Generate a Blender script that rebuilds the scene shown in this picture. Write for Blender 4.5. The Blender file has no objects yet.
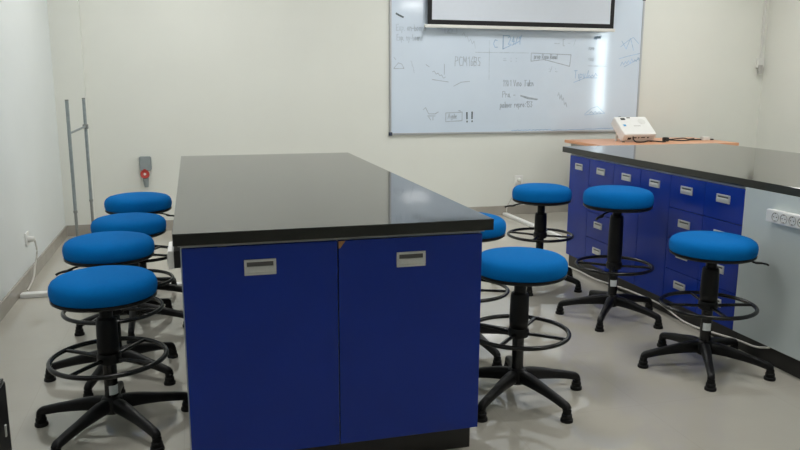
import bpy, bmesh, math, random
from mathutils import Vector, Matrix
random.seed(7)
PI = math.pi
S = bpy.context.scene
COL = S.collection
R = math.radians

# ------------------------------------------------------------------ materials
def srgb(r, g, b):
    f = lambda c: (c/255/12.92) if c/255 <= .04045 else ((c/255+.055)/1.055)**2.4
    return (f(r), f(g), f(b), 1)

def mat(name, col, rough=.5, metal=0, spec=.5, ior=1.5, coat=0, noise=0, nscale=30, bump=0, bscale=200, emit=None, estr=0):
    m = bpy.data.materials.new(name); m.use_nodes = True
    nt = m.node_tree; b = nt.nodes['Principled BSDF']
    b.inputs['Roughness'].default_value = rough
    b.inputs['Metallic'].default_value = metal
    b.inputs['IOR'].default_value = ior
    b.inputs['Specular IOR Level'].default_value = spec
    b.inputs['Coat Weight'].default_value = coat
    b.inputs['Coat Roughness'].default_value = .08
    b.inputs['Base Color'].default_value = col
    if noise or bump:
        tc = nt.nodes.new('ShaderNodeTexCoord')
    if noise:
        n = nt.nodes.new('ShaderNodeTexNoise'); n.inputs['Scale'].default_value = nscale; n.inputs['Detail'].default_value = 4
        nt.links.new(tc.outputs['Object'], n.inputs['Vector'])
        r = nt.nodes.new('ShaderNodeValToRGB')
        r.color_ramp.elements[0].position = .3; r.color_ramp.elements[1].position = .7
        r.color_ramp.elements[0].color = tuple(c*(1-noise) for c in col[:3])+(1,)
        r.color_ramp.elements[1].color = tuple(min(1, c*(1+noise)) for c in col[:3])+(1,)
        nt.links.new(n.outputs['Fac'], r.inputs['Fac']); nt.links.new(r.outputs['Color'], b.inputs['Base Color'])
    if bump:
        n2 = nt.nodes.new('ShaderNodeTexNoise'); n2.inputs['Scale'].default_value = bscale; n2.inputs['Detail'].default_value = 3
        nt.links.new(tc.outputs['Object'], n2.inputs['Vector'])
        bp = nt.nodes.new('ShaderNodeBump'); bp.inputs['Strength'].default_value = bump; bp.inputs['Distance'].default_value = .002
        nt.links.new(n2.outputs['Fac'], bp.inputs['Height']); nt.links.new(bp.outputs['Normal'], b.inputs['Normal'])
    if emit:
        b.inputs['Emission Color'].default_value = emit; b.inputs['Emission Strength'].default_value = estr
    return m

def floor_mat():
    m = mat('polished_tile', (.5, .47, .41, 1), rough=.025, spec=1.0)
    nt = m.node_tree; b = nt.nodes['Principled BSDF']
    tc = nt.nodes.new('ShaderNodeTexCoord')
    mp = nt.nodes.new('ShaderNodeMapping'); mp.inputs['Location'].default_value = (.15, .07, 0)
    nt.links.new(tc.outputs['Object'], mp.inputs['Vector'])
    br = nt.nodes.new('ShaderNodeTexBrick'); br.offset = 0
    br.inputs['Scale'].default_value = 1; br.inputs['Brick Width'].default_value = .6; br.inputs['Row Height'].default_value = .6
    br.inputs['Mortar Size'].default_value = .0014; br.inputs['Mortar Smooth'].default_value = .3
    br.inputs['Color1'].default_value = (*FLOORC, 1); br.inputs['Color2'].default_value = (*[c*.975 for c in FLOORC], 1)
    br.inputs['Mortar'].default_value = (*[c*.90 for c in FLOORC], 1)
    nt.links.new(mp.outputs['Vector'], br.inputs['Vector'])
    n = nt.nodes.new('ShaderNodeTexNoise'); n.inputs['Scale'].default_value = 3.5; n.inputs['Detail'].default_value = 6
    nt.links.new(tc.outputs['Object'], n.inputs['Vector'])
    mr = nt.nodes.new('ShaderNodeMapRange'); mr.inputs['To Min'].default_value = .93; mr.inputs['To Max'].default_value = 1.05
    nt.links.new(n.outputs['Fac'], mr.inputs['Value'])
    mx = nt.nodes.new('ShaderNodeMix'); mx.data_type = 'RGBA'; mx.blend_type = 'MULTIPLY'; mx.inputs['Factor'].default_value = 1
    nt.links.new(br.outputs['Color'], mx.inputs[6]); nt.links.new(mr.outputs['Result'], mx.inputs[7])
    nt.links.new(mx.outputs[2], b.inputs['Base Color'])
    return m
FLOORC = (.49, .465, .405)

def wood_mat():
    m = mat('orange_laminate', srgb(222, 160, 118), rough=.35)
    nt = m.node_tree; b = nt.nodes['Principled BSDF']
    tc = nt.nodes.new('ShaderNodeTexCoord'); mp = nt.nodes.new('ShaderNodeMapping'); mp.inputs['Scale'].default_value = (1.5, 18, 18)
    nt.links.new(tc.outputs['Object'], mp.inputs['Vector'])
    n = nt.nodes.new('ShaderNodeTexNoise'); n.inputs['Scale'].default_value = 3; n.inputs['Detail'].default_value = 5
    nt.links.new(mp.outputs['Vector'], n.inputs['Vector'])
    r = nt.nodes.new('ShaderNodeValToRGB'); r.color_ramp.elements[0].color = srgb(206, 140, 100); r.color_ramp.elements[1].color = srgb(230, 176, 136)
    nt.links.new(n.outputs['Fac'], r.inputs['Fac']); nt.links.new(r.outputs['Color'], b.inputs['Base Color'])
    return m

M = dict(
    floor=floor_mat(),
    wall_cream=mat('cream_wall_paint', (.735, .745, .695, 1), .75, noise=.015, nscale=2, bump=.05, bscale=60),
    wall_daylit=mat('wall_paint_daylight_tint', (.73, .765, .765, 1), .6, noise=.015, nscale=2, bump=.05, bscale=60),  # cool daylight on the left wall is painted into this base colour
    ceiling=mat('ceiling_paint', (.8, .8, .77, 1), .9, noise=.01, nscale=3),
    skirt=mat('skirting_tile', (.36, .335, .295, 1), .25, noise=.06, nscale=8),
    granite=mat('black_granite', (.007, .009, .008, 1), .05, spec=.6, noise=.25, nscale=400),
    edge=mat('grey_substrate', (.30, .31, .30, 1), .5, noise=.05, nscale=50),
    blue=mat('navy_laminate', (.004, .031, .30, 1), .24, spec=.3, noise=.05, nscale=6),
    carcass=mat('pale_grey_laminate', (.55, .61, .615, 1), .4, noise=.02, nscale=4),
    plinth=mat('black_plinth', (.012, .011, .010, 1), .45, noise=.15, nscale=30),
    dark=mat('dark_gap', (.01, .01, .015, 1), .7, noise=.1, nscale=30),
    chrome=mat('brushed_aluminium', (.62, .63, .62, 1), .38, metal=.5, noise=.05, nscale=120),
    recess=mat('handle_recess', (.10, .10, .10, 1), .5, metal=.2, noise=.05, nscale=60),
    fabric=mat('blue_seat_fabric', (.0015, .148, .46, 1), .8, spec=.06, noise=.10, nscale=350, bump=.35, bscale=900),
    plastic=mat('black_nylon', (.006, .006, .0065, 1), .42, spec=.25, noise=.15, nscale=60, bump=.08, bscale=500),
    rubber=mat('black_rubber', (.006, .006, .006, 1), .6, spec=.25, noise=.15, nscale=60),
    steel=mat('black_steel', (.005, .005, .0055, 1), .25, spec=.4, noise=.1, nscale=60),
    sticker=mat('white_sticker', (.74, .78, .80, 1), .4, noise=.04, nscale=90),
    white=mat('white_plastic', (.78, .78, .76, 1), .32, noise=.015, nscale=20),
    offwhite=mat('offwhite_plastic', (.70, .70, .67, 1), .4, noise=.015, nscale=20),
    sockhole=mat('socket_grey', (.42, .41, .39, 1), .5, noise=.05, nscale=60),  # plain mid grey for sockets, conduit plug and a projector button strip
    black=mat('black_hole', (.008, .008, .008, 1), .6, noise=.1, nscale=40),
    board=mat('whiteboard_enamel', (.64, .73, .845, 1), .085, spec=.95, noise=.02, nscale=2.2),
    alu=mat('anodised_aluminium', (.50, .51, .53, 1), .4, metal=.7, noise=.04, nscale=80),
    cap=mat('dark_corner_cap', (.03, .04, .07, 1), .5, noise=.1, nscale=40),
    ink_grey=mat('grey_marker_ink', (.37, .43, .50, 1), .5, noise=.15, nscale=25),
    ink_faint=mat('faint_marker_ink', (.47, .55, .64, 1), .4, noise=.15, nscale=25),
    ink_blue=mat('blue_marker_ink', (.32, .48, .68, 1), .5, noise=.2, nscale=25),
    ink_dark=mat('dark_marker_ink', (.10, .13, .15, 1), .5, noise=.2, nscale=25),
    screen=mat('projection_fabric', (.62, .665, .735, 1), .85, noise=.01, nscale=30),
    border=mat('black_screen_border', (.006, .006, .007, 1), .8, noise=.1, nscale=30),
    wood=wood_mat(),
    deskgrey=mat('desk_grey_panel', (.40, .41, .41, 1), .5, noise=.03, nscale=10),
    bluelabel=mat('blue_sticker', (.05, .32, .62, 1), .4, noise=.05, nscale=60),
    galv=mat('galvanised_tube', (.30, .34, .35, 1), .42, metal=.55, noise=.1, nscale=30),
    galvdark=mat('dull_galvanised_tube', (.25, .26, .25, 1), .5, metal=.45, noise=.1, nscale=30),
    sockgrey=mat('grey_industrial_plastic', (.27, .31, .32, 1), .45, noise=.06, nscale=30),
    sockred=mat('red_industrial_plastic', (.42, .035, .025, 1), .4, noise=.06, nscale=30),
    cable_w=mat('white_cable', (.55, .53, .49, 1), .5, noise=.05, nscale=50),
    chip=mat('bare_wood_chip', (.45, .24, .10, 1), .7, noise=.2, nscale=200),
    diffuser=mat('lamp_diffuser', (.8, .8, .8, 1), .6, emit=(1, .985, .96, 1), estr=5.0, noise=.01, nscale=10),
    glass=mat('window_glass', (.9, .95, .95, 1), .03, noise=.01, nscale=3),
)
nt = M['glass'].node_tree; gout = nt.nodes['Material Output']
tr = nt.nodes.new('ShaderNodeBsdfTransparent'); tr.inputs['Color'].default_value = (.93, .97, .97, 1)
gl_ = nt.nodes.new('ShaderNodeBsdfGlossy'); gl_.inputs['Roughness'].default_value = .02
mx = nt.nodes.new('ShaderNodeMixShader')
mx.inputs['Fac'].default_value = .08; nt.links.new(tr.outputs['BSDF'], mx.inputs[1]); nt.links.new(gl_.outputs['BSDF'], mx.inputs[2])
nt.links.new(mx.outputs['Shader'], gout.inputs['Surface'])

# ------------------------------------------------------------------ mesh helpers
def bx(bm, x0, x1, y0, y1, z0, z1, bev=0, mtx=None):
    c = bmesh.ops.create_cube(bm, size=1)
    vs = c['verts']
    sc = Matrix.Diagonal((x1-x0, y1-y0, z1-z0, 1))
    t = Matrix.Translation(((x0+x1)/2, (y0+y1)/2, (z0+z1)/2)) @ sc
    bmesh.ops.transform(bm, matrix=t, verts=vs)
    if bev:
        es = list({e for v in vs for e in v.link_edges})
        r = bmesh.ops.bevel(bm, geom=es, offset=bev, segments=2, affect='EDGES', profile=.6)
        vs = list({v for f in r['faces'] for v in f.verts} | {v for v in vs if v.is_valid})
    if mtx is not None:
        bmesh.ops.transform(bm, matrix=mtx, verts=[v for v in vs if v.is_valid])
    return bm

def lathe(bm, prof, n=32, mtx=None, cap=True):
    rings = []; made = []
    TURNED.add(id(bm))
    for r, z in prof:
        if r < 1e-6:
            v = bm.verts.new((0, 0, z)); rings.append([v]); made.append(v)
        else:
            ring = [bm.verts.new((r*math.cos(2*PI*i/n), r*math.sin(2*PI*i/n), z)) for i in range(n)]
            rings.append(ring); made += ring
    for a, b in zip(rings, rings[1:]):
        for i in range(n):
            j = (i+1) % n
            if len(a) == 1 and len(b) == 1: continue
            if len(a) == 1: bm.faces.new((a[0], b[j], b[i]))
            elif len(b) == 1: bm.faces.new((a[i], a[j], b[0]))
            else: bm.faces.new((a[i], a[j], b[j], b[i]))
    if cap:
        if len(rings[0]) > 1: bm.faces.new(rings[0][::-1])
        if len(rings[-1]) > 1: bm.faces.new(rings[-1])
    if mtx is not None: bmesh.ops.transform(bm, matrix=mtx, verts=made)
    return bm

def catmull(P, k=6):
    P = [Vector(p) for p in P]; out = []
    for i in range(len(P)-1):
        p0 = P[max(i-1, 0)]; p1 = P[i]; p2 = P[i+1]; p3 = P[min(i+2, len(P)-1)]
        for s in range(k):
            t = s/k
            out.append(.5*((2*p1)+(p2-p0)*t+(2*p0-5*p1+4*p2-p3)*t*t+(3*p1-p0-3*p2+p3)*t**3))
    out.append(P[-1]); return out

def tube(bm, pts, rad, n=8, closed=False, sx=None):
    """sweep; rad is a float, list, or list of (half width, half height) with the height in the vertical plane"""
    ROUND.add(id(bm)); pts = [Vector(p) for p in pts]; N = len(pts); rings = []
    for i, p in enumerate(pts):
        if closed: t = pts[(i+1) % N]-pts[i-1]
        else: t = pts[min(i+1, N-1)]-pts[max(i-1, 0)]
        t.normalize()
        ref = Vector((0, 0, 1)) if abs(t.z) < .95 else Vector((0, 1, 0))
        s = t.cross(ref).normalized(); u = s.cross(t).normalized()
        r = rad[i] if isinstance(rad, (list, tuple)) else rad
        a, b = r if isinstance(r, tuple) else (r, r)
        ring = []
        for k in range(n):
            th = 2*PI*k/n+PI/n
            c, d = math.cos(th), math.sin(th)
            if isinstance(r, tuple):
                c = math.copysign(abs(c)**.6, c); d = math.copysign(abs(d)**.6, d)
            ring.append(bm.verts.new(p+s*(a*c)+u*(b*d)))
        rings.append(ring)
    for i in range(N if closed else N-1):
        A, B = rings[i], rings[(i+1) % N]
        for k in range(n):
            j = (k+1) % n
            bm.faces.new((A[k], A[j], B[j], B[k]))
    if not closed:
        bm.faces.new(rings[0][::-1]); bm.faces.new(rings[-1])
    return bm

ROUND = set(); TURNED = set()
def obj(name, bm, m, parent=None, loc=(0, 0, 0), rotz=0, sharp=None):
    if sharp is None: sharp = 55 if id(bm) in ROUND else (32 if id(bm) in TURNED else 12)
    ROUND.discard(id(bm)); TURNED.discard(id(bm))
    bmesh.ops.recalc_face_normals(bm, faces=bm.faces)
    me = bpy.data.meshes.new(name); bm.to_mesh(me); bm.free()
    me.polygons.foreach_set('use_smooth', [True]*len(me.polygons))
    me.set_sharp_from_angle(angle=R(sharp))
    o = bpy.data.objects.new(name, me); COL.objects.link(o)
    if m: me.materials.append(M[m] if isinstance(m, str) else m)
    o.location = loc; o.rotation_euler = (0, 0, rotz)
    if parent: o.parent = parent
    return o

def new(): return bmesh.new()
def box(name, m, dims, parent=None, bev=0): return obj(name, bx(new(), *dims, bev=bev), m, parent)

def tag(o, label, cat, group=None):
    o['label'] = label; o['category'] = cat
    if group: o['group'] = group
    return o
def thing(name, label, cat, loc=(0, 0, 0), rotz=0, group=None):
    o = bpy.data.objects.new(name, None); COL.objects.link(o)
    o.empty_display_size = .1
    o.location = loc; o.rotation_euler = (0, 0, rotz)
    return tag(o, label, cat, group)
def struct(name, bm, m):
    o = obj(name, bm, m); o['kind'] = 'structure'; return o
def copy_tree(o, parent=None):
    c = o.copy(); COL.objects.link(c)
    if parent: c.parent = parent
    for ch in list(o.children): copy_tree(ch, c)
    return c

# ------------------------------------------------------------------ room shell
XL, XR, YB, YF, ZC = -1.138, 5.80, 0.0, -9.6, 2.86
struct('floor', bx(new(), XL-.1, XR+.1, YF-.1, YB+.1, -.1, 0), 'floor')
struct('ceiling', bx(new(), XL-.1, XR+.1, YF-.1, YB+.1, ZC, ZC+.1), 'ceiling')
struct('wall_back', bx(new(), XL-.1, XR+.1, YB, YB+.1, 0, ZC), 'wall_cream')
struct('wall_left', bx(new(), XL-.1, XL, YF, YB, 0, ZC), 'wall_daylit')
struct('wall_front', bx(new(), XL-.1, XR+.1, YF-.1, YF, 0, ZC), 'wall_cream')
# right wall with a tall narrow window opening
WY0, WY1, WZ0, WZ1 = -3.62, -3.20, .80, 2.40
b = new()
bx(b, XR, XR+.1, YF, WY0, 0, ZC); bx(b, XR, XR+.1, WY1, YB, 0, ZC)
bx(b, XR, XR+.1, WY0, WY1, 0, WZ0); bx(b, XR, XR+.1, WY0, WY1, WZ1, ZC)
struct('wall_right', b, 'wall_cream')
b = new()
for d in ((WY0, WY0+.025, WZ0, WZ1), (WY1-.025, WY1, WZ0, WZ1), (WY0+.025, WY1-.025, WZ0, WZ0+.03), (WY0+.025, WY1-.025, WZ1-.03, WZ1)):
    bx(b, XR+.02, XR+.08, *d)
w = struct('window_1', b, 'alu')
obj('window_pane', bx(new(), XR+.045, XR+.051, WY0+.02, WY1-.02, WZ0+.02, WZ1-.02), 'glass', w)
# corner pillar and skirting
struct('trim_1', bx(new(), XL, -.905, -.045, YB, 0, ZC), 'wall_cream')
struct('baseboard_left', bx(new(), XL, XL+.012, YF, -.057, 0, .09, bev=.002), 'skirt')
b = new()
bx(b, XL, -.893, -.057, -.045, 0, .09, bev=.002); bx(b, -.905, -.893, -.045, -.012, 0, .09)
bx(b, -.905, XR-.012, -.012, 0, 0, .09, bev=.002)
struct('baseboard_back', b, 'skirt')
struct('baseboard_right', bx(new(), XR-.012, XR, YF, YB, 0, .09, bev=.002), 'skirt')

# ------------------------------------------------------------------ ceiling lights
light0 = None
for lab, lx, ly in (
    ('square white ceiling light by the left wall, nearest the whiteboard', -.1, -1.3),
    ('square white ceiling light by the left wall, half way down', -.1, -4.4),
    ('square white ceiling light over the middle, nearest the whiteboard', 2.2, -1.3),
    ('square white ceiling light over the middle, half way down', 2.2, -4.4),
    ('square white ceiling light on the right side, nearest the whiteboard', 4.6, -1.3),
    ('square white ceiling light on the right side, half way down', 4.6, -4.4),
    ('square white ceiling light at the rear right of the room', 4.45, -8.4)):
    if light0 is None:
        light0 = o = thing('ceiling_light', lab, 'ceiling light', (lx, ly, ZC), 0, 'ceiling light panels')
        b = new()
        for d in ((-.3, .3, -.3, -.28), (-.3, .3, .28, .3), (-.3, -.28, -.28, .28), (.28, .3, -.28, .28)):
            bx(b, *d, -.03, 0)
        obj('frame', b, 'white', o)
        obj('diffuser', bx(new(), -.28, .28, -.28, .28, -.02, -.012), 'diffuser', o)
        L = bpy.data.lights.new('panel_lamp', 'AREA'); L.shape = 'SQUARE'; L.size = .56; L.energy = 18.0; L.color = (1, .99, .965)
        lo = bpy.data.objects.new('panel_lamp', L); COL.objects.link(lo); lo.location = (0, 0, -.035); lo.parent = o
    else:
        o = copy_tree(light0); o.location = (lx, ly, ZC); o['label'] = lab

# ------------------------------------------------------------------ handle (origin at panel surface, faces -Y)
def handle_meshes(w=.098, h=.050):
    f = new(); t = .008
    bx(f, -w/2, w/2, -.006, 0, h/2-t, h/2, bev=.0015); bx(f, -w/2, w/2, -.006, 0, -h/2, -h/2+t, bev=.0015)
    bx(f, -w/2, -w/2+t, -.006, 0, -h/2+t, h/2-t); bx(f, w/2-t, w/2, -.006, 0, -h/2+t, h/2-t)
    r = new()
    bx(r, -w/2+t, w/2-t, -.0015, 0, -h/2+t, h/2-t)
    lip = new()
    tube(lip, [(-w/2+t, -.004, -h*.14), (w/2-t, -.004, -h*.14)], [(.004, .010), (.004, .010)], 8)
    return f, r, lip
HC = {}
def handle(parent, x, y, z, w=.098, h=.050, face='-y'):
    key = (w, h)
    if key not in HC:
        f, r, lip = handle_meshes(w, h)
        o = obj('handle', f, 'chrome', parent); p1 = obj('handle_recess', r, 'recess', None); p2 = obj('handle_lip', lip, 'chrome', None)
        HC[key] = (o.data, p1.data, p2.data)
        bpy.data.objects.remove(p1); bpy.data.objects.remove(p2)
        # one joined mesh: frame + recess + lip
        b = new(); b.from_mesh(o.data)
        for me in (HC[key][1], HC[key][2]):
            n0 = len(b.faces); b.from_mesh(me); b.faces.ensure_lookup_table()
            mi = 1 if me is HC[key][1] else 2
            for fc in b.faces[n0:]: fc.material_index = mi
        b.to_mesh(o.data); b.free()
        for q in ('recess', 'chrome'): o.data.materials.append(M[q])
    else:
        o = bpy.data.objects.new('handle', HC[key][0]); COL.objects.link(o); o.parent = parent
    o.location = (x, y, z)
    if face == '-x': o.rotation_euler = (0, 0, -PI/2)
    o['label'] = 'recessed silver pull handle'
    return o

# ------------------------------------------------------------------ island bench
IX0, IX1, IY0, IY1, H, T = -.141, .8853, -4.494, -2.077, .85, .0375
tag(box('island_worktop', 'granite', (IX0, IX1, IY0, IY1, H-T, H), bev=.0025),
    'long glossy black stone worktop on the blue island bench in the foreground', 'worktop')
ic = thing('island_cabinet', 'big blue two-door island cabinet under the long black worktop, foreground centre', 'cabinet', (.366, (IY0+IY1)/2, 0))
def ip(name, m, d, bev=0, parent=None):
    cx, cy = .366, (IY0+IY1)/2
    return obj(name, bx(new(), d[0]-cx, d[1]-cx, d[2]-cy, d[3]-cy, d[4], d[5], bev=bev), m, parent or ic)
CX0, CX1 = -.1215, .8535
ip('carcass', 'carcass', (CX0, CX1, IY0+.042, IY1-.03, .10, H-T-.007))
ip('edge_strip', 'edge', (CX0-.006, CX1+.006, IY0+.02, IY1-.025, H-T-.007, H-T))
ip('plinth', 'plinth', (CX0+.03, .845, IY0+.075, IY1-.06, 0, .10))
DY = IY0+.022
d1 = ip('door', 'blue', (CX0+.004, .3595, DY, IY0+.0415, .101, H-T-.014), .0015)
d2 = ip('door', 'blue', (.3635, CX1, DY, IY0+.0415, .101, H-T-.014), .0015)
cy = (IY0+IY1)/2
handle(d1, .1155-.366, DY-cy, .730); handle(d2, .604-.366, DY-cy, .726)
b = new()
v = [b.verts.new(p) for p in ((0, 0, 0), (.022, 0, 0), (.006, 0, -.022), (0, 0, -.024), (0, .002, 0), (.022, .002, 0), (.006, .002, -.022), (0, .002, -.024))]
for f in ((0, 1, 2, 3), (7, 6, 5, 4), (0, 4, 5, 1), (1, 5, 6, 2), (2, 6, 7, 3), (3, 7, 4, 0)): b.faces.new([v[i] for i in f])
o = obj('chipped_corner', b, 'chip', d2, (.3635-.366, DY-cy-.0018, H-T-.0145)); o['label'] = 'small bare wood chip at the upper corner of the door'

# ------------------------------------------------------------------ socket strip (origin: back plane; length along -Y, faces -X)
def socket_strip(label, x, y0, z, n, length, depth=.042):
    t = thing('socket_strip', label, 'socket strip', (x, y0, z))
    obj('back_channel', bx(new(), -depth*.52, 0, -length, 0, -.026, .026), 'black' if depth < .038 else 'offwhite', t)
    obj('cover', bx(new(), -depth, -depth*.5, -length-.003, .003, -.029, .029, bev=.005), 'white', t)
    proto = None
    for i in range(n):
        yy = -.055-i*.05
        if proto is None:
            b = new()
            mt = Matrix.Translation((-depth, 0, 0)) @ Matrix.Rotation(-PI/2, 4, 'Y')
            lathe(b, [(.0215, -.001), (.0215, .0022), (.0195, .0028), (.018, .001), (.0165, -.0005), (0, -.0005)], 24, mt)
            o = obj('socket', b, 'sockhole', t); proto = o
            b = new()
            for s in (-1, 1): lathe(b, [(.0028, .0012), (.0028, .0018), (0, .0018)], 10, mt @ Matrix.Translation((0, s*.0085, 0)))
            for s in (-1, 1): bx(b, -depth-.0018, -depth+.001, -.003, .003, s*.0165-.0015, s*.0165+.0015)
            obj('contact_holes', b, 'black', o)
        else: o = copy_tree(proto, t)
        o.location = (0, yy, 0)
    return t
socket_strip('white socket strip under the left near corner of the island worktop', CX0-.0005, IY0+.185, .762, 2, .14, .036)

# ------------------------------------------------------------------ right bench
H2, T2 = .846, .0385
BX0, BX1, BY0, BY1 = 2.472, 3.755, -5.6, -1.935
FX = 2.468   # door fronts
tag(box('bench_worktop', 'granite', (BX0, BX1, BY0, BY1, H2-T2, H2), bev=.0025),
    'glossy black stone worktop on the blue drawer bench along the right', 'worktop')
ZD0, ZD1 = .092, H2-T2-.010
cols = [-2.062, -2.330, -2.632, -2.926, -3.216, -3.506, -3.796]
zs = [ZD1, .619, .447, .274, ZD0]
def bench_cabinet(name, label, y1, y0, parts):
    ymid = (y0+y1)/2
    t = thing(name, label, 'cabinet', (2.9, ymid, 0), 0, 'blue cabinets of the right bench')
    q = lambda d: (d[0]-2.9, d[1]-2.9, d[2]-ymid, d[3]-ymid, d[4], d[5])
    box('carcass', 'carcass', q((FX+.020, BX1-.05, y0+.0005, y1-.0005, ZD0, H2-T2-.006)), t)
    box('edge_strip', 'edge', q((FX+.012, BX1-.05, y0, y1, H2-T2-.006, H2-T2)), t)
    box('plinth', 'plinth', q((FX+.026, BX1-.1, y0, y1, 0, ZD0)), t)
    for kind, a, c, z0, z1 in parts:
        p = box(kind, 'blue', q((FX, FX+.0195, c+.002, a-.002, z0+.0015, z1-.0015)), t, bev=.0012)
        hz = z1-.068 if z1 == ZD1 else z1-.074
        handle(p, FX-2.9, (a+c)/2-ymid, hz, .097, .042, '-x')
    return t
bench_cabinet('base_cabinet', 'narrow blue one-door cabinet at the far end of the right bench', cols[0], cols[1], [('door', cols[0], cols[1], ZD0, ZD1)])
bench_cabinet('drawer_cabinet', 'single column of four blue drawers behind the middle right stool', cols[1], cols[2],
    [('drawer', cols[1], cols[2], zs[i+1], zs[i]) for i in range(4)])
bench_cabinet('base_cabinet', 'plain blue double-door cabinet in the middle of the right bench', cols[2], cols[4],
    [('door', cols[2], cols[3], ZD0, ZD1), ('door', cols[3], cols[4], ZD0, ZD1)])
bench_cabinet('drawer_cabinet', 'wide blue cabinet with two columns of drawers beside the pale panel', cols[4], cols[6],
    [('drawer', cols[4+j], cols[5+j], zs[i+1], zs[i]) for j in range(2) for i in range(4)])
t = thing('service_panel', 'pale grey panel under the near half of the right bench worktop', 'panel', (2.9, -4.7, 0))
q = lambda d: (d[0]-2.9, d[1]-2.9, d[2]+4.7, d[3]+4.7, d[4], d[5])
box('panel', 'carcass', q((FX, BX1-.05, BY0+.03, cols[6]-.001, ZD0, H2-T2)), t, bev=.001)
box('plinth', 'plinth', q((FX+.026, BX1-.1, BY0+.05, cols[6]-.001, 0, ZD0)), t)
socket_strip('white socket strip on the pale panel of the right bench', FX, -3.99, .708, 14, .76, .040)

# white cable along the plinth
b = new()
pts = [(2.455, -2.10, .014), (2.452, -2.27, .02), (2.448, -2.52, .022), (2.452, -2.75, .040), (2.462, -2.95, .048), (2.462, -3.22, .052), (2.440, -3.46, .030), (2.445, -3.66, .042), (2.455, -3.84, .060), (2.452, -3.97, .070), (2.462, -4.03, .085), (2.475, -4.04, .087)]
tube(b, catmull(pts, 5), .0050, 8)
tag(obj('power_cable', b, 'cable_w'), 'white cable running along the black plinth of the right bench', 'cable')

# ------------------------------------------------------------------ stools
SEATR = .187
stool = thing('lab_stool', '', 'stool', (0, 0, 0), 0, 'blue round lab stools')
b = lathe(new(), [(0, .012), (SEATR*.955, .012), (SEATR*.985, .018), (SEATR, .032), (SEATR*1.003, .046), (SEATR*.99, .060), (SEATR*.955, .072), (SEATR*.88, .082), (SEATR*.74, .089), (SEATR*.5, .093), (SEATR*.25, .0945), (0, .095)], 64)
seat = obj('seat_cushion', b, 'fabric', stool, sharp=60)
b = lathe(new(), [(0, -.008), (.08, -.008), (.10, -.004), (SEATR*.93, -.003), (SEATR*.985, .004), (SEATR*.99, .012), (SEATR*.955, .0155), (0, .0155)], 64)
pan = obj('seat_pan', b, 'plastic', seat)
b = new()
bx(b, -.06, .06, -.045, .045, -.022, -.002, bev=.006)
mech = obj('tilt_bracket', b, 'plastic', seat)
b = new()
lev = catmull([(.03, 0, -.012), (.10, 0, -.013), (.155, 0, -.018), (.175, 0, -.024)], 4)
tube(b, lev, .0042, 8)
tube(b, catmull([(.168, 0, -.022), (.185, 0, -.027), (.205, 0, -.027), (.228, 0, -.031), (.236, 0, -.036)], 4), [(.006+.008*math.sin(PI*min(1, (i+1)/10)), .0045) for i in range(17)], 10)
lever = obj('lever', b, 'plastic', seat); lever.name = 'height_lever'
neck = obj('gas_piston', lathe(new(), [(.024, -.16), (.024, -.02), (.032, -.018), (.032, -.006), (0, -.006)], 24), 'plastic', seat)
sleeve = obj('column_sleeve', lathe(new(), [(.0285, -1), (.037, -.97), (.0395, -.75), (.038, -.2), (.036, -.04), (.032, 0), (.021, .0)], 28), 'plastic', stool)
b = new()
ring_pts = [(.2045*math.cos(2*PI*i/56), .2045*math.sin(2*PI*i/56), 0) for i in range(56)]
tube(b, ring_pts, .0092, 12, closed=True)
for a in range(4):
    an = PI/4+a*PI/2; c, s = math.cos(an), math.sin(an)
    tube(b, catmull([(c*.03, s*.03, -.004), (c*.09, s*.09, -.001), (c*.15, s*.15, 0), (c*.2, s*.2, 0)], 3), [(.0085, .0065)]*10, 8)
fring = obj('foot_ring', b, 'steel', stool)
b = lathe(new(), [(.024, -.02), (.040, -.018), (.043, -.010), (.043, .010), (.040, .018), (.030, .022)], 28)
obj('ring_collar', b, 'plastic', fring)
column = obj('column', lathe(new(), [(.0245, .09), (.0245, .50), (0, .50)], 24), 'steel', stool)
b = lathe(new(), [(0, .062), (.030, .062), (.040, .070), (.044, .090), (.042, .112), (.036, .124), (.0255, .130), (0, .130)], 30)
obj('hub', b, 'plastic', stool)
for i in range(5):
    an = i*2*PI/5; c, s = math.cos(an), math.sin(an)
    path = [(.028, .096), (.06, .097), (.11, .092), (.17, .082), (.22, .073), (.255, .065), (.274, .060), (.281, .050), (.2825, .040)]
    rd = [(.020, .028), (.021, .0275), (.019, .024), (.016, .0195), (.0155, .0175), (.0150, .0165), (.0150, .016), (.0155, .0155), (.0155, .015)]
    P = catmull([(r, 0, z) for r, z in path], 3)
    RD = []
    for j in range(len(P)):
        u = j/3; i0 = min(int(u), len(rd)-2); f = u-i0
        RD.append(tuple(rd[i0][w]*(1-f)+rd[i0+1][w]*f for w in range(2)))
    lg = obj('leg', tube(new(), P, RD, 12), 'plastic', stool, rotz=an, sharp=50)
    b = lathe(new(), [(0, 0), (.0240, 0), (.0250, .004), (.0242, .012), (.0195, .014), (.0195, .018), (.0205, .020), (.0200, .030), (.0170, .032), (.0165, .046), (0, .046)], 22, Matrix.Translation((.2825, 0, 0)))
    obj('foot_glide', b, 'rubber', lg)
b = new(); nn = 8
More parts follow.
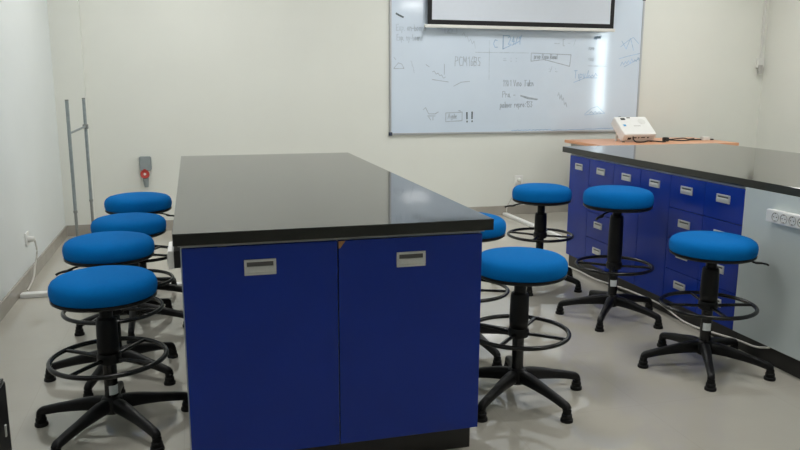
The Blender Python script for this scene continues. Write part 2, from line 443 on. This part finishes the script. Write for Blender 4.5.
for z0, z1 in ((-.018, .018),):
    va = [b.verts.new((.0250*math.cos(a), .0250*math.sin(a), z)) for z in (z0, z1) for a in [(-.75+1.5*i/nn) for i in range(nn+1)]]
    vb = [b.verts.new((.0256*math.cos(a), .0256*math.sin(a), z)) for z in (z0, z1) for a in [(-.75+1.5*i/nn) for i in range(nn+1)]]
    m_ = nn+1
    for i in range(nn):
        b.faces.new((vb[i], vb[i+1], vb[m_+i+1], vb[m_+i])); b.faces.new((va[i], va[m_+i], va[m_+i+1], va[i+1]))
        b.faces.new((va[i], va[i+1], vb[i+1], vb[i])); b.faces.new((va[m_+i], vb[m_+i], vb[m_+i+1], va[m_+i+1]))
    b.faces.new((va[0], vb[0], vb[m_], va[m_])); b.faces.new((va[nn], va[m_+nn], vb[m_+nn], vb[nn]))
stick = obj('paper_sticker', b, 'sticker', stool)
stick['label'] = 'small white paper label on the column'
#       x, y, seat z, ring z, leg angle, ring angle, lever angle, sticker angle, label
stools = [
    (-.408, -3.922, .514, .282, 18, 10, 150, -60, 'blue round stool nearest the camera, left of the island'),
    (-.440, -3.375, .543, .308, 35, 25, 212, None, 'blue stool left of the island, second from the camera'),
    (-.412, -2.675, .508, .253, 54, 40, 120, None, 'blue stool left of the island, third from the camera'),
    (-.392, -2.195, .551, .287, 54, 15, -22, None, 'farthest blue stool left of the island, lever towards the island'),
    (1.191, -4.058, .531, .286, 1.3, 0, 120, None, 'large near blue stool at the right side of the island'),
    (1.185, -3.450, .575, .300, -6, 20, 60, None, 'blue stool mostly hidden behind the right near corner of the island'),
    (2.064, -2.46, .551, .329, -55, 5, 168, None, 'far blue stool by the end of the right bench, low lever pointing left'),
    (2.160, -3.190, .628, .298, 83, 12, 212, -112, 'tall blue stool in front of the middle of the right bench'),
    (2.172, -3.970, .536, .298, 95, 30, -32, -118, 'blue stool nearest the camera by the right bench, lever to the right'),
]
for i, (x, y, sz, rz, la, ra, va_, sa, lab) in enumerate(stools):
    o = stool if i == 0 else copy_tree(stool)
    o.location = (x, y, 0); o['label'] = lab
for i, (x, y, sz, rz, la, ra, va_, sa, lab) in enumerate(stools):
    o = [c for c in COL.objects if c.get('label') == lab][0]
    legs = [c for c in o.children if c.name.split('.')[0] == 'leg']
    for j, l in enumerate(legs): l.rotation_euler = (0, 0, R(la+72*j))
    for c in list(o.children):
        n = c.name.split('.')[0]
        if n == 'seat_cushion':
            c.location = (0, 0, sz-.002); c.scale = (1, 1, {4: .95, 6: 1.1, 7: 1.14, 8: .93}.get(i, 1))
            for d in c.children:
                if d.name.split('.')[0] in ('height_lever', 'tilt_bracket'): d.rotation_euler = (0, 0, R(va_))
        elif n == 'column_sleeve':
            top = sz-(.05 if sz > .6 else .062 if i == 8 else .078); c.location = (0, 0, top); c.scale = (1, 1, top-rz-.012)
        elif n == 'foot_ring':
            c.location = (0, 0, rz); c.rotation_euler = (0, 0, R(ra))
        elif n == 'column':
            c.scale = (1, 1, 1)
            c.location = (0, 0, 0)
            c.scale = (1, 1, (sz-.12)/.50) if sz-.12 < .5 else (1, 1, 1)
        elif n == 'paper_sticker':
            if sa is None: bpy.data.objects.remove(c)
            else: c.location = (0, 0, .198 if i else .158); c.rotation_euler = (0, 0, R(sa))

# ------------------------------------------------------------------ whiteboard
WX0, WX1, WZ0b, WZ1b = 1.698, 4.312, .805, 2.115
wb = thing('whiteboard', 'large whiteboard with faint marker notes on the back wall', 'whiteboard', ((WX0+WX1)/2, 0, WZ0b))
ox = (WX0+WX1)/2
def wq(x0, x1, y0, y1, z0, z1): return (x0-ox, x1-ox, y0, y1, z0-WZ0b, z1-WZ0b)
box('board_surface', 'board', wq(WX0+.012, WX1-.012, -.016, -.001, WZ0b+.012, WZ1b-.012), wb)
b = new()
for d in ((WX0+.018, WX1-.018, WZ0b, WZ0b+.018), (WX0+.018, WX1-.018, WZ1b-.018, WZ1b), (WX0, WX0+.018, WZ0b, WZ1b), (WX1-.018, WX1, WZ0b, WZ1b)):
    bx(b, *wq(d[0], d[1], -.022, -.001, d[2], d[3]), bev=.002)
obj('frame', b, 'alu', wb)
for x in (WX0+.011, WX1-.011):
    for z in (WZ0b+.011, WZ1b-.011):
        box('corner_cap', 'cap', wq(x-.016, x+.016, -.025, -.0005, z-.016, z+.016), wb, bev=.004)

# marker writing: single-stroke handwriting laid on the board as thin ink
G = {
 'P': [[(0, 0), (.05, 1), (.5, .95), (.55, .6), (.05, .5)]], 'C': [[(.6, .9), (.2, .95), (0, .5), (.2, .05), (.6, .1)]],
 'M': [[(0, 0), (.1, 1), (.35, .4), (.6, 1), (.7, 0)]], '1': [[(.1, .8), (.3, 1), (.3, 0)]], '6': [[(.5, 1), (.1, .5), (.15, .05), (.5, .1), (.5, .45), (.15, .45)]],
 'B': [[(0, 0), (0, 1), (.45, .9), (.4, .55), (0, .5), (.5, .4), (.45, .05), (0, 0)]], 'S': [[(.55, .9), (.15, .95), (.1, .6), (.5, .4), (.45, .05), (0, .1)]],
 'E': [[(.5, 1), (0, 1), (0, 0), (.5, 0)], [(0, .5), (.4, .5)]], 'x': [[(0, .6), (.4, 0)], [(.4, .6), (0, 0)]],
 'p': [[(0, -.35), (.05, .6), (.4, .5), (.35, .1), (.05, .1)]], 'o': [[(.2, .6), (0, .3), (.2, 0), (.4, .3), (.2, .6)]], 'n': [[(0, 0), (.02, .6), (.3, .55), (.38, 0)]],
 'b': [[(0, 1), (0, 0), (.35, .05), (.35, .45), (0, .45)]], 'a': [[(.4, .55), (.1, .55), (.05, .05), (.35, .1), (.4, .6), (.45, 0)]], 'r': [[(0, 0), (.02, .6), (.02, .4), (.3, .58)]],
 'd': [[(.4, .5), (.05, .45), (.05, .03), (.4, .1), (.42, 1), (.42, 0)]], 'y': [[(0, .6), (.2, .1)], [(.42, .6), (.05, -.35)]], '.': [[(.05, 0), (.1, .06)]],
 '-': [[(0, .35), (.4, .38)]], 'A': [[(0, 0), (.3, 1), (.6, 0)], [(.1, .4), (.5, .4)]], 'g': [[(.4, .55), (.05, .5), (.1, .1), (.38, .15), (.4, .6), (.35, -.3), (.05, -.3)]],
 'i': [[(.05, .55), (.07, 0)]], 'l': [[(.05, 1), (.07, 0)]], 'e': [[(.02, .3), (.38, .35), (.3, .58), (.05, .5), (.05, .1), (.38, .06)]],
 'R': [[(0, 0), (0, 1), (.45, .9), (.4, .55), (0, .5), (.5, 0)]], '2': [[(0, .8), (.3, 1), (.45, .7), (0, 0), (.5, 0)]], '3': [[(0, .95), (.4, .9), (.15, .55), (.45, .3), (.25, 0), (0, .1)]],
 '4': [[(.35, 0), (.35, 1), (0, .35), (.5, .35)]], '5': [[(.5, 1), (.05, 1), (.05, .55), (.45, .5), (.4, .05), (0, .05)]], 'v': [[(0, .6), (.18, 0), (.4, .6)]], 'V': [[(0, 1), (.25, 0), (.5, 1)]],
 'u': [[(0, .6), (.03, .05), (.3, .05), (.36, .6), (.38, 0)]], 'T': [[(0, 1), (.55, 1)], [(.28, 1), (.25, 0)]], 'k': [[(0, 1), (0, 0)], [(.35, .6), (0, .3), (.38, 0)]], 'm': [[(0, 0), (.02, .6), (.22, .5), (.24, 0), (.26, .5), (.48, .55), (.5, 0)]],
 '=': [[(0, .55), (.4, .57)], [(0, .2), (.4, .22)]], ':': [[(.1, .6), (.14, .55)], [(.1, .1), (.14, .05)]], '/': [[(0, 0), (.35, 1)]], '[': [[(.3, 1), (0, 1), (0, 0), (.3, 0)]], '0': [[(.25, 1), (0, .5), (.25, 0), (.5, .5), (.25, 1)]],
}
def ink(strokes, m, wd=.007):
    b = new()
    for st in strokes:
        for (x0, z0), (x1, z1) in zip(st, st[1:]):
            d = Vector((x1-x0, 0, z1-z0))
            if d.length < 1e-5: continue
            d.normalize(); nrm = Vector((-d.z, 0, d.x))*(wd/2); e = d*(wd*.35)
            a = Vector((x0, 0, z0))-e; c = Vector((x1, 0, z1))+e
            vs = [b.verts.new(p) for p in (a-nrm, c-nrm, c+nrm, a+nrm)]
            b.faces.new(vs)
    for v in b.verts: v.co.x -= ox; v.co.z -= WZ0b; v.co.y = -.0168
    return obj('marker_writing', b, m, wb)
def text(s, x, z, h, wx=1., slope=0, jit=.03):
    out = []; cx = 0
    for ch in s:
        if ch == ' ': cx += .5*h*wx; continue
        gl = G[ch]; w = max(p[0] for st in gl for p in st)
        for st in gl:
            out.append([(x+cx+p[0]*h*wx+random.uniform(-jit, jit)*h, z+slope*(cx)+p[1]*h+random.uniform(-jit, jit)*h) for p in st])
        cx += (w+.18)*h*wx
    return out
def scrib(x0, z0, x1, z1, n, amp):
    return [[(x0+(x1-x0)*i/n, z0+(z1-z0)*i/n+(amp if i % 2 else -amp)*random.uniform(.3, 1)) for i in range(n+1)]]
PX = lambda px: WX0+(px-389)*.010585
PZ = lambda px, py: .806+(134.6-.0162*(px-389)-py)*(.0096+.0*py)+0
def at_(px, py): return PX(px), PZ(px, py)
def rect(x0, y0, x1, y1, skew=0):
    a, b_, c, d = at_(x0, y0), at_(x1, y0+skew), at_(x1, y1+skew), at_(x0, y1)
    return [[a, b_, c, d, a]]
def line(*ps): return [[at_(*p) for p in ps]]
x, z = at_(395, 36); ink(text('Exp. on-board', x, z, .055, .72) + text('Exp. ny-board', *at_(395.5, 45), .052, .66) + line((432, 33), (437, 33)) + rect(439, 31, 450, 37) + text('25', *at_(441.5, 36), .045, .9), 'ink_faint')
ink(line((395, 20.6), (397.5, 22), (401, 23.6)), 'ink_dark', .016)
ink(text('PCM16BS', *at_(449, 67.5), .085, .62), 'ink_grey', .006)
ink(line((393, 71), (397, 66), (400, 67), (402, 71), (393, 71.5)) + line((393, 61), (394.5, 63)) + scrib(*at_(428, 73), *at_(440, 79), 7, .015) + line((439, 66), (439, 76)) + line((422, 67), (425, 69)) + line((448, 87), (455, 83), (463, 82)) + line((428, 81), (443, 83)), 'ink_grey', .006)
ink(line((481, 42), (481.5, 80)) + line((468, 54), (520, 53)), 'ink_faint', .006)
ink(scrib(*at_(455, 36), *at_(468, 48), 8, .03), 'ink_faint', .006)
ink(scrib(*at_(408, 62), *at_(412, 76), 5, .02), 'ink_faint', .006)
ink(text('C', *at_(485, 49), .075, .9) + rect(494, 37, 494.3, 50) + line((494, 37), (500, 37)) + line((494, 50), (502, 46)) + text('24/1', *at_(499, 45), .07, .8) + line((503, 46), (510, 42), (512, 36)), 'ink_blue', .007)
ink(text('= : :', *at_(495, 62), .05, 1.3) + text(':/ :.', *at_(540, 71), .05, 1.), 'ink_faint', .008)
ink(line((522, 61), (522, 53), (562, 53.5), (561, 65), (535, 59), (522, 61)) + text('prop Repo Read', *at_(525, 58.5), .045, .68), 'ink_grey', .006)
ink(text('1101 Vino Tukn', *at_(495, 86), .055, .78) + text('Pra. -', *at_(495, 97), .055, .8) + text('palmer repro:133', *at_(493, 107.5), .055, .74, .02), 'ink_grey', .006)
ink(line((513, 95), (521, 97), (530, 98.5)) + line((513, 95.5), (520, 98), (529, 99)), 'ink_grey', .009)
ink(line((461, 112.5), (461.2, 118.5)) + line((461.3, 121), (461.4, 121.6)), 'ink_dark', .015)
ink(line((466, 112), (466, 118.3)) + line((466.1, 120.7), (466.2, 121.3)), 'ink_dark', .015)
ink(rect(441, 113, 456.5, 121.5, -1) + text('Agile', *at_(443, 118.5), .045, .85) + line((453, 110.5), (455, 111)) + line((420, 110), (422, 108), (425, 114), (431, 114), (434, 112)) + line((425, 117), (427, 120)) + line((429, 117), (429, 120)) + line((424, 116), (431, 116)), 'ink_grey', .007)
ink(line((613, 44), (620, 38), (626, 34), (632, 40)) + line((614, 38), (619, 46), (623, 35), (627, 47)) + line((612, 56), (622, 53), (634, 50)) + scrib(*at_(614, 61), *at_(634, 56), 12, .03) + line((618, 64), (636, 54)), 'ink_blue', .006)
ink(scrib(*at_(585, 36), *at_(592, 35), 7, .018), 'ink_blue', .012)
ink(text('Tipv/', *at_(566, 77), .075, .85) + scrib(*at_(580, 75), *at_(590, 73), 6, .02) + line((566, 81), (578, 76), (590, 76)), 'ink_blue', .006)
ink(text('nxo', *at_(580, 48), .04, .9) + text('nxo', *at_(580, 59), .04, .9) + line((580, 64), (600, 64)) + text('-- [ - /', *at_(545, 45), .06, .9) + scrib(*at_(550, 92), *at_(560, 104), 8, .03), 'ink_faint', .008)
ink(line((579, 113), (586, 107), (592, 105), (600, 112), (579, 114)) + scrib(*at_(584, 111), *at_(596, 111), 6, .015), 'ink_blue', .005)
ink(scrib(*at_(505, 130), *at_(545, 129), 20, .004) + scrib(*at_(545, 130), *at_(620, 127), 10, .003), 'ink_blue', .006)

# ------------------------------------------------------------------ projection screen
ps = thing('projection_screen', 'pull-down projection screen with black border hanging before the whiteboard', 'projection screen', (2.986, -.085, 1.775))
def sq(x0, x1, y0, y1, z0, z1): return (x0-2.986, x1-2.986, y0+.085, y1+.085, z0-1.775, z1-1.775)
SX0, SX1, SZ0, SZ1 = 2.036, 3.936, 1.808, 2.70
box('fabric', 'screen', sq(SX0+.04, SX1-.04, -.086, -.084, SZ0+.04, SZ1), ps)
b = new()
bx(b, *sq(SX0, SX1, -.0865, -.0835, SZ0, SZ0+.042)); bx(b, *sq(SX0, SX0+.042, -.0865, -.0835, SZ0+.042, SZ1)); bx(b, *sq(SX1-.042, SX1, -.0865, -.0835, SZ0+.042, SZ1))
obj('black_border', b, 'border', ps)
box('bottom_bar', 'offwhite', sq(SX0-.03, SX1+.015, -.096, -.074, 1.778, SZ0), ps, bev=.005)
box('roller_case', 'white', sq(SX0-.08, SX1+.08, -.13, -.001, SZ1, SZ1+.11), ps, bev=.01)

# ------------------------------------------------------------------ teacher's desk and projector
dk = thing('desk', 'orange wood-topped desk by the back wall behind the right bench', 'desk', (4.09, -.58, 0))
DX0, DX1, DY0, DY1, DZ = 3.385, 4.80, -.935, -.235, .752
dq = lambda d: (d[0]-4.09, d[1]-4.09, d[2]+.58, d[3]+.58, d[4], d[5])
box('tabletop', 'wood', dq((DX0, DX1, DY0, DY1, DZ-.028, DZ)), dk, bev=.003)
box('side_panel', 'deskgrey', dq((DX0+.05, DX0+.075, DY0+.06, DY1-.04, 0, DZ-.028)), dk)
box('side_panel', 'deskgrey', dq((DX1-.075, DX1-.05, DY0+.06, DY1-.04, 0, DZ-.028)), dk)
box('modesty_panel', 'deskgrey', dq((DX0+.075, DX1-.075, DY1-.10, DY1-.08, .25, DZ-.028)), dk)

pj = thing('projector', 'white projector tilted upwards on the orange desk, facing the board', 'projector', (3.918, -.64, DZ))
TM = Matrix.Rotation(R(37), 4, 'X')      # local box: x across, y from the near (port) side to the lens side, z thickness
W_, D_, T_ = .34, .255, .092
off = Matrix.Translation((0, 0, .001))
def pm(mtx=Matrix.Identity(4)): return off @ TM @ mtx
b = bx(new(), -W_/2, W_/2, 0, D_, 0, T_, bev=.016); bmesh.ops.transform(b, matrix=pm(), verts=b.verts)
bd = obj('body', b, 'white', pj)
b = bx(new(), -W_/2+.03, W_/2-.03, -.001, .002, .02, T_-.022); bmesh.ops.transform(b, matrix=pm(), verts=b.verts)
pp = obj('port_panel', b, 'offwhite', bd)
b = new()
for x0, x1, z0, z1 in ((-.12, -.085, .03, .055), (-.065, -.03, .045, .058), (-.015, .0, .045, .058), (.015, .06, .048, .058), (.08, .1, .045, .058)):
    bx(b, x0, x1, -.0025, .0, z0, z1)
bmesh.ops.transform(b, matrix=pm(), verts=b.verts); obj('port', b, 'black', pp)
b = lathe(new(), [(.03, 0), (.03, .02), (.026, .022), (.024, .01), (0, .008)], 28, pm(Matrix.Translation((-.09, D_, T_/2)) @ Matrix.Rotation(-PI/2, 4, 'X'))); obj('lens', b, 'black', bd)
b = bx(new(), -.115, -.07, D_-.05, D_-.025, T_-.001, T_+.003, bev=.001); bmesh.ops.transform(b, matrix=pm(), verts=b.verts); obj('focus_window', b, 'black', bd)
b = bx(new(), -.045, -.01, D_-.026, D_-.016, T_-.001, T_+.0015); bmesh.ops.transform(b, matrix=pm(), verts=b.verts); obj('button_strip', b, 'black', bd)
b = lathe(new(), [(.038, -.001), (.038, .0015), (.03, .002), (0, .002)], 28, pm(Matrix.Translation((.09, D_-.075, T_)))); obj('speaker_grille', b, 'offwhite', bd)
b = bx(new(), -.125, -.098, .115, .14, T_-.001, T_+.001); bmesh.ops.transform(b, matrix=pm(), verts=b.verts); o = obj('blue_label', b, 'bluelabel', bd)
b = bx(new(), -.02, .05, .115, .122, T_-.001, T_+.0008); bmesh.ops.transform(b, matrix=pm(), verts=b.verts); obj('button_strip', b, 'sockhole', bd)
for s in (-1, 1):
    fx = s*.12; yy = .19*math.cos(R(37)); zz = .19*math.sin(R(37))
    obj('support_leg', tube(new(), [(fx, yy+.01, 0), (fx, yy, zz+.012)], .011, 10), 'offwhite', bd)
    obj('rubber_foot', lathe(new(), [(.012, 0), (.012, .006), (0, .006)], 12, Matrix.Translation((s*.145, -.002, 0))), 'rubber', bd)
# black projector cables lying on the desk
b = new()
tube(b, catmull([(3.852, -.672, DZ+.055), (3.835, -.705, DZ+.03), (3.85, -.735, DZ+.008), (3.92, -.74, DZ+.007), (3.99, -.70, DZ+.012), (4.05, -.70, DZ+.010), (4.10, -.74, DZ+.007), (4.15, -.74, DZ+.007), (4.21, -.66, DZ+.010), (4.29, -.60, DZ+.008), (4.37, -.66, DZ+.007), (4.45, -.65, DZ+.007), (4.54, -.60, DZ+.007), (4.63, -.62, DZ+.008)], 6), .006, 8)
cb = obj('projector_cable', b, 'black'); tag(cb, 'black power cable trailing from the white projector across the orange desk', 'cable')
obj('cable_plug', bx(new(), 4.185, 4.235, -.68, -.635, DZ+.001, DZ+.04, bev=.01), 'black', cb)
b = new()
tube(b, catmull([(4.22, -.64, DZ+.012), (4.30, -.52, DZ+.007), (4.39, -.50, DZ+.007), (4.47, -.56, DZ+.02), (4.56, -.52, DZ+.007), (4.66, -.47, DZ+.007)], 6), .005, 8)
tag(obj('signal_cable', b, 'black'), 'thin black cable looping behind the power cable on the orange desk', 'cable')
a = thing('power_adapter', 'small white plug adapter at the right end of the orange desk', 'adapter', (4.66, -.62, DZ))
obj('body', bx(new(), -.03, .05, -.025, .025, 0, .035, bev=.006), 'offwhite', a)
obj('pin_block', bx(new(), .048, .10, -.012, .012, .002, .014, bev=.003), 'black', a)

# ------------------------------------------------------------------ wall fittings
def outlet(label, x, z, wall):
    t = thing('wall_outlet', label, 'outlet', (x, 0, z) if wall == 'back' else (XL, x, z), 0 if wall == 'back' else PI/2)
    obj('face_plate', bx(new(), -.043, .043, -.010, 0, -.043, .043, bev=.004), 'white', t)
    p = obj('plug', lathe(new(), [(.021, 0), (.022, .004), (.019, .03), (.012, .042), (0, .043)], 20, Matrix.Translation((0, -.010, -.002)) @ Matrix.Rotation(PI/2, 4, 'X')), 'offwhite', t)
    return t
outlet('white wall outlet with plug on the back wall left of the far right stool', 3.025, .345, 'back')
outlet('white wall outlet with plug low on the left wall', -1.56, .286, 'left')
b = new(); tube(b, catmull([(3.025, -.05, .335), (3.01, -.055, .28), (2.95, -.035, .18), (2.90, -.03, .08), (2.885, -.05, .030)], 6), .005, 8)
tag(obj('outlet_cable', b, 'cable_w'), 'white cable hanging from the back wall outlet to the floor raceway', 'cable')
b = new(); tube(b, catmull([(XL+.05, -1.56, .275), (XL+.06, -1.575, .20), (XL+.05, -1.62, .12), (XL+.06, -1.75, .07), (XL+.05, -1.90, .030)], 6), .0055, 8)
tag(obj('outlet_cable', b, 'cable_w'), 'white cable hanging from the left wall outlet to the floor raceway', 'cable')
tag(box('floor_raceway', 'white', (XL+.02, .20, -1.975, -1.915, .0, .028), bev=.008), 'white cable raceway on the floor from the left wall towards the island', 'raceway')
tag(box('floor_raceway', 'white', (2.855, 2.905, -2.05, -.02, 0, .026), bev=.008), 'white cable raceway on the floor from the back wall to the right bench', 'raceway')

rs = thing('industrial_socket', 'grey industrial socket with red cap on the back wall left of the island', 'socket', (-.470, 0, .52))
obj('housing', bx(new(), -.043, .043, -.05, 0, .015, .137, bev=.006), 'sockgrey', rs)
b = bx(new(), -.05, .05, -.012, 0, .022, .130, bev=.003); obj('mounting_plate', b, 'sockgrey', rs)
mt = Matrix.Translation((-.006, -.035, -.018)) @ Matrix.Rotation(R(75), 4, 'X')
cp = obj('red_cap', lathe(new(), [(.034, 0), (.037, .006), (.037, .03), (.034, .034), (.031, .03), (.020, .028), (0, .028)], 28, mt), 'sockred', rs)
obj('cap_centre', lathe(new(), [(.011, .027), (.011, .031), (0, .032)], 18, mt), 'offwhite', cp)
obj('cap_hinge', bx(new(), -.016, .004, -.062, -.03, .012, .032, bev=.003), 'sockred', cp)
obj('plug_body', tube(new(), [(-.004, -.04, -.02), (-.003, -.038, -.06), (-.001, -.034, -.10), (0, -.03, -.125)], [.024, .025, .020, .016], 16), 'sockgrey', rs)

cd = thing('wall_conduit', 'thin white conduit with junction box near the right corner of the back wall', 'conduit', (5.735, 0, 1.45))
obj('conduit', bx(new(), -.0, .024, -.02, 0, .10, ZC-1.45, bev=.004), 'offwhite', cd)
obj('junction_box', bx(new(), -.035, .045, -.035, 0, -.0, .10, bev=.005), 'offwhite', cd)
pg = obj('plug', bx(new(), -.035, .01, -.06, -.03, -.06, .03, bev=.008), 'sockhole', cd)

# metal pole stand by the left wall
ms = thing('metal_stand', 'tall grey metal stand of two poles beside the left corner', 'stand', (-.89, -.72, 0))
P1, P2, PH = Vector((-.0215, -.28, 0)), Vector((.0225, .25, 0)), 1.158
for P in (P1, P2):
    p = obj('pole', tube(new(), [(P.x, P.y, .355), (P.x, P.y, PH)], .0120, 14), 'galv', ms)
    obj('pole_cap', lathe(new(), [(.0122, PH-.004), (.0126, PH+.004), (0, PH+.005)], 14, Matrix.Translation((P.x, P.y, 0))), 'galvdark', p)
    lp = obj('lower_pole', tube(new(), [(P.x, P.y, .012), (P.x, P.y, .375)], .0105, 14), 'galvdark', ms)
    obj('joint_collar', lathe(new(), [(.0125, .35), (.0145, .353), (.0145, .367), (.0125, .37)], 14, Matrix.Translation((P.x, P.y, 0))), 'galvdark', lp)
    obj('foot', bx(new(), P.x-.09, P.x+.09, P.y-.016, P.y+.016, 0, .02, bev=.004), 'galvdark', ms)
obj('crossbar', tube(new(), [(P1.x, P1.y, .925), (P2.x, P2.y, .943)], .0085, 12), 'galv', ms)
obj('crossbar_clamp', bx(new(), P2.x-.02, P2.x+.02, P2.y-.022, P2.y+.012, .925, .96, bev=.004), 'galvdark', ms)

# black case at the lower left corner
cs = thing('equipment_case', 'black box standing at the lower left edge of the picture', 'case', (-.862, -4.80, 0))
obj('body', bx(new(), -.24, .24, -.3, .3, .012, .447, bev=.008), 'plastic', cs)
obj('lid', bx(new(), -.236, .236, -.296, .296, .4475, .455, bev=.003), 'plastic', cs)
for sx in (-1, 1):
    for sy in (-1, 1):
        obj('foot', lathe(new(), [(.015, 0), (.016, .012), (0, .012)], 14, Matrix.Translation((sx*.2, sy*.26, 0))), 'rubber', cs)
lt = obj('latch', bx(new(), .2395, .244, .235, .247, .30, .335, bev=.0015), 'chrome', cs); lt['label'] = 'small silver latch'

# ------------------------------------------------------------------ daylight outside the narrow window
W = bpy.data.worlds.new('sky'); S.world = W; W.use_nodes = True
nt = W.node_tree; bg = nt.nodes['Background']
bg.inputs['Color'].default_value = (.85, .94, 1, 1); bg.inputs['Strength'].default_value = 14.0

P = bpy.data.lights.new('window_portal', 'AREA'); P.shape = 'RECTANGLE'; P.size = WY1-WY0; P.size_y = WZ1-WZ0
P.cycles.is_portal = True
po = bpy.data.objects.new('window_portal', P); COL.objects.link(po); po.location = (XR+.10, (WY0+WY1)/2, (WZ0+WZ1)/2)
po.rotation_euler = (PI/2, 0, PI/2)

# ------------------------------------------------------------------ camera
f = 745.6193
cam = bpy.data.cameras.new('camera'); co = bpy.data.objects.new('camera', cam); COL.objects.link(co)
cam.sensor_fit = 'HORIZONTAL'; cam.sensor_width = 36; cam.lens = f*36/800
cam.clip_start = .02; cam.clip_end = 60
yaw, pitch, roll = R(15.5162), R(10.9206), R(-.2191)
fw = Vector((math.sin(yaw)*math.cos(pitch), math.cos(yaw)*math.cos(pitch), -math.sin(pitch)))
rt0 = Vector((math.cos(yaw), -math.sin(yaw), 0)); up0 = rt0.cross(fw)
rt = rt0*math.cos(roll)-up0*math.sin(roll); up = rt0*math.sin(roll)+up0*math.cos(roll)
m = Matrix((rt, up, -fw)).transposed().to_4x4(); m.translation = Vector((-.0687, -6.76, 1.2989))
co.matrix_world = m
S.camera = co

vs = S.view_settings
vs.view_transform = 'Standard'; vs.look = 'None'; vs.gamma = 1; vs.use_curve_mapping = False
vs.exposure = 0.0
S.cycles.max_bounces = 10; S.cycles.diffuse_bounces = 5; S.cycles.glossy_bounces = 4
S.cycles.sample_clamp_indirect = 40
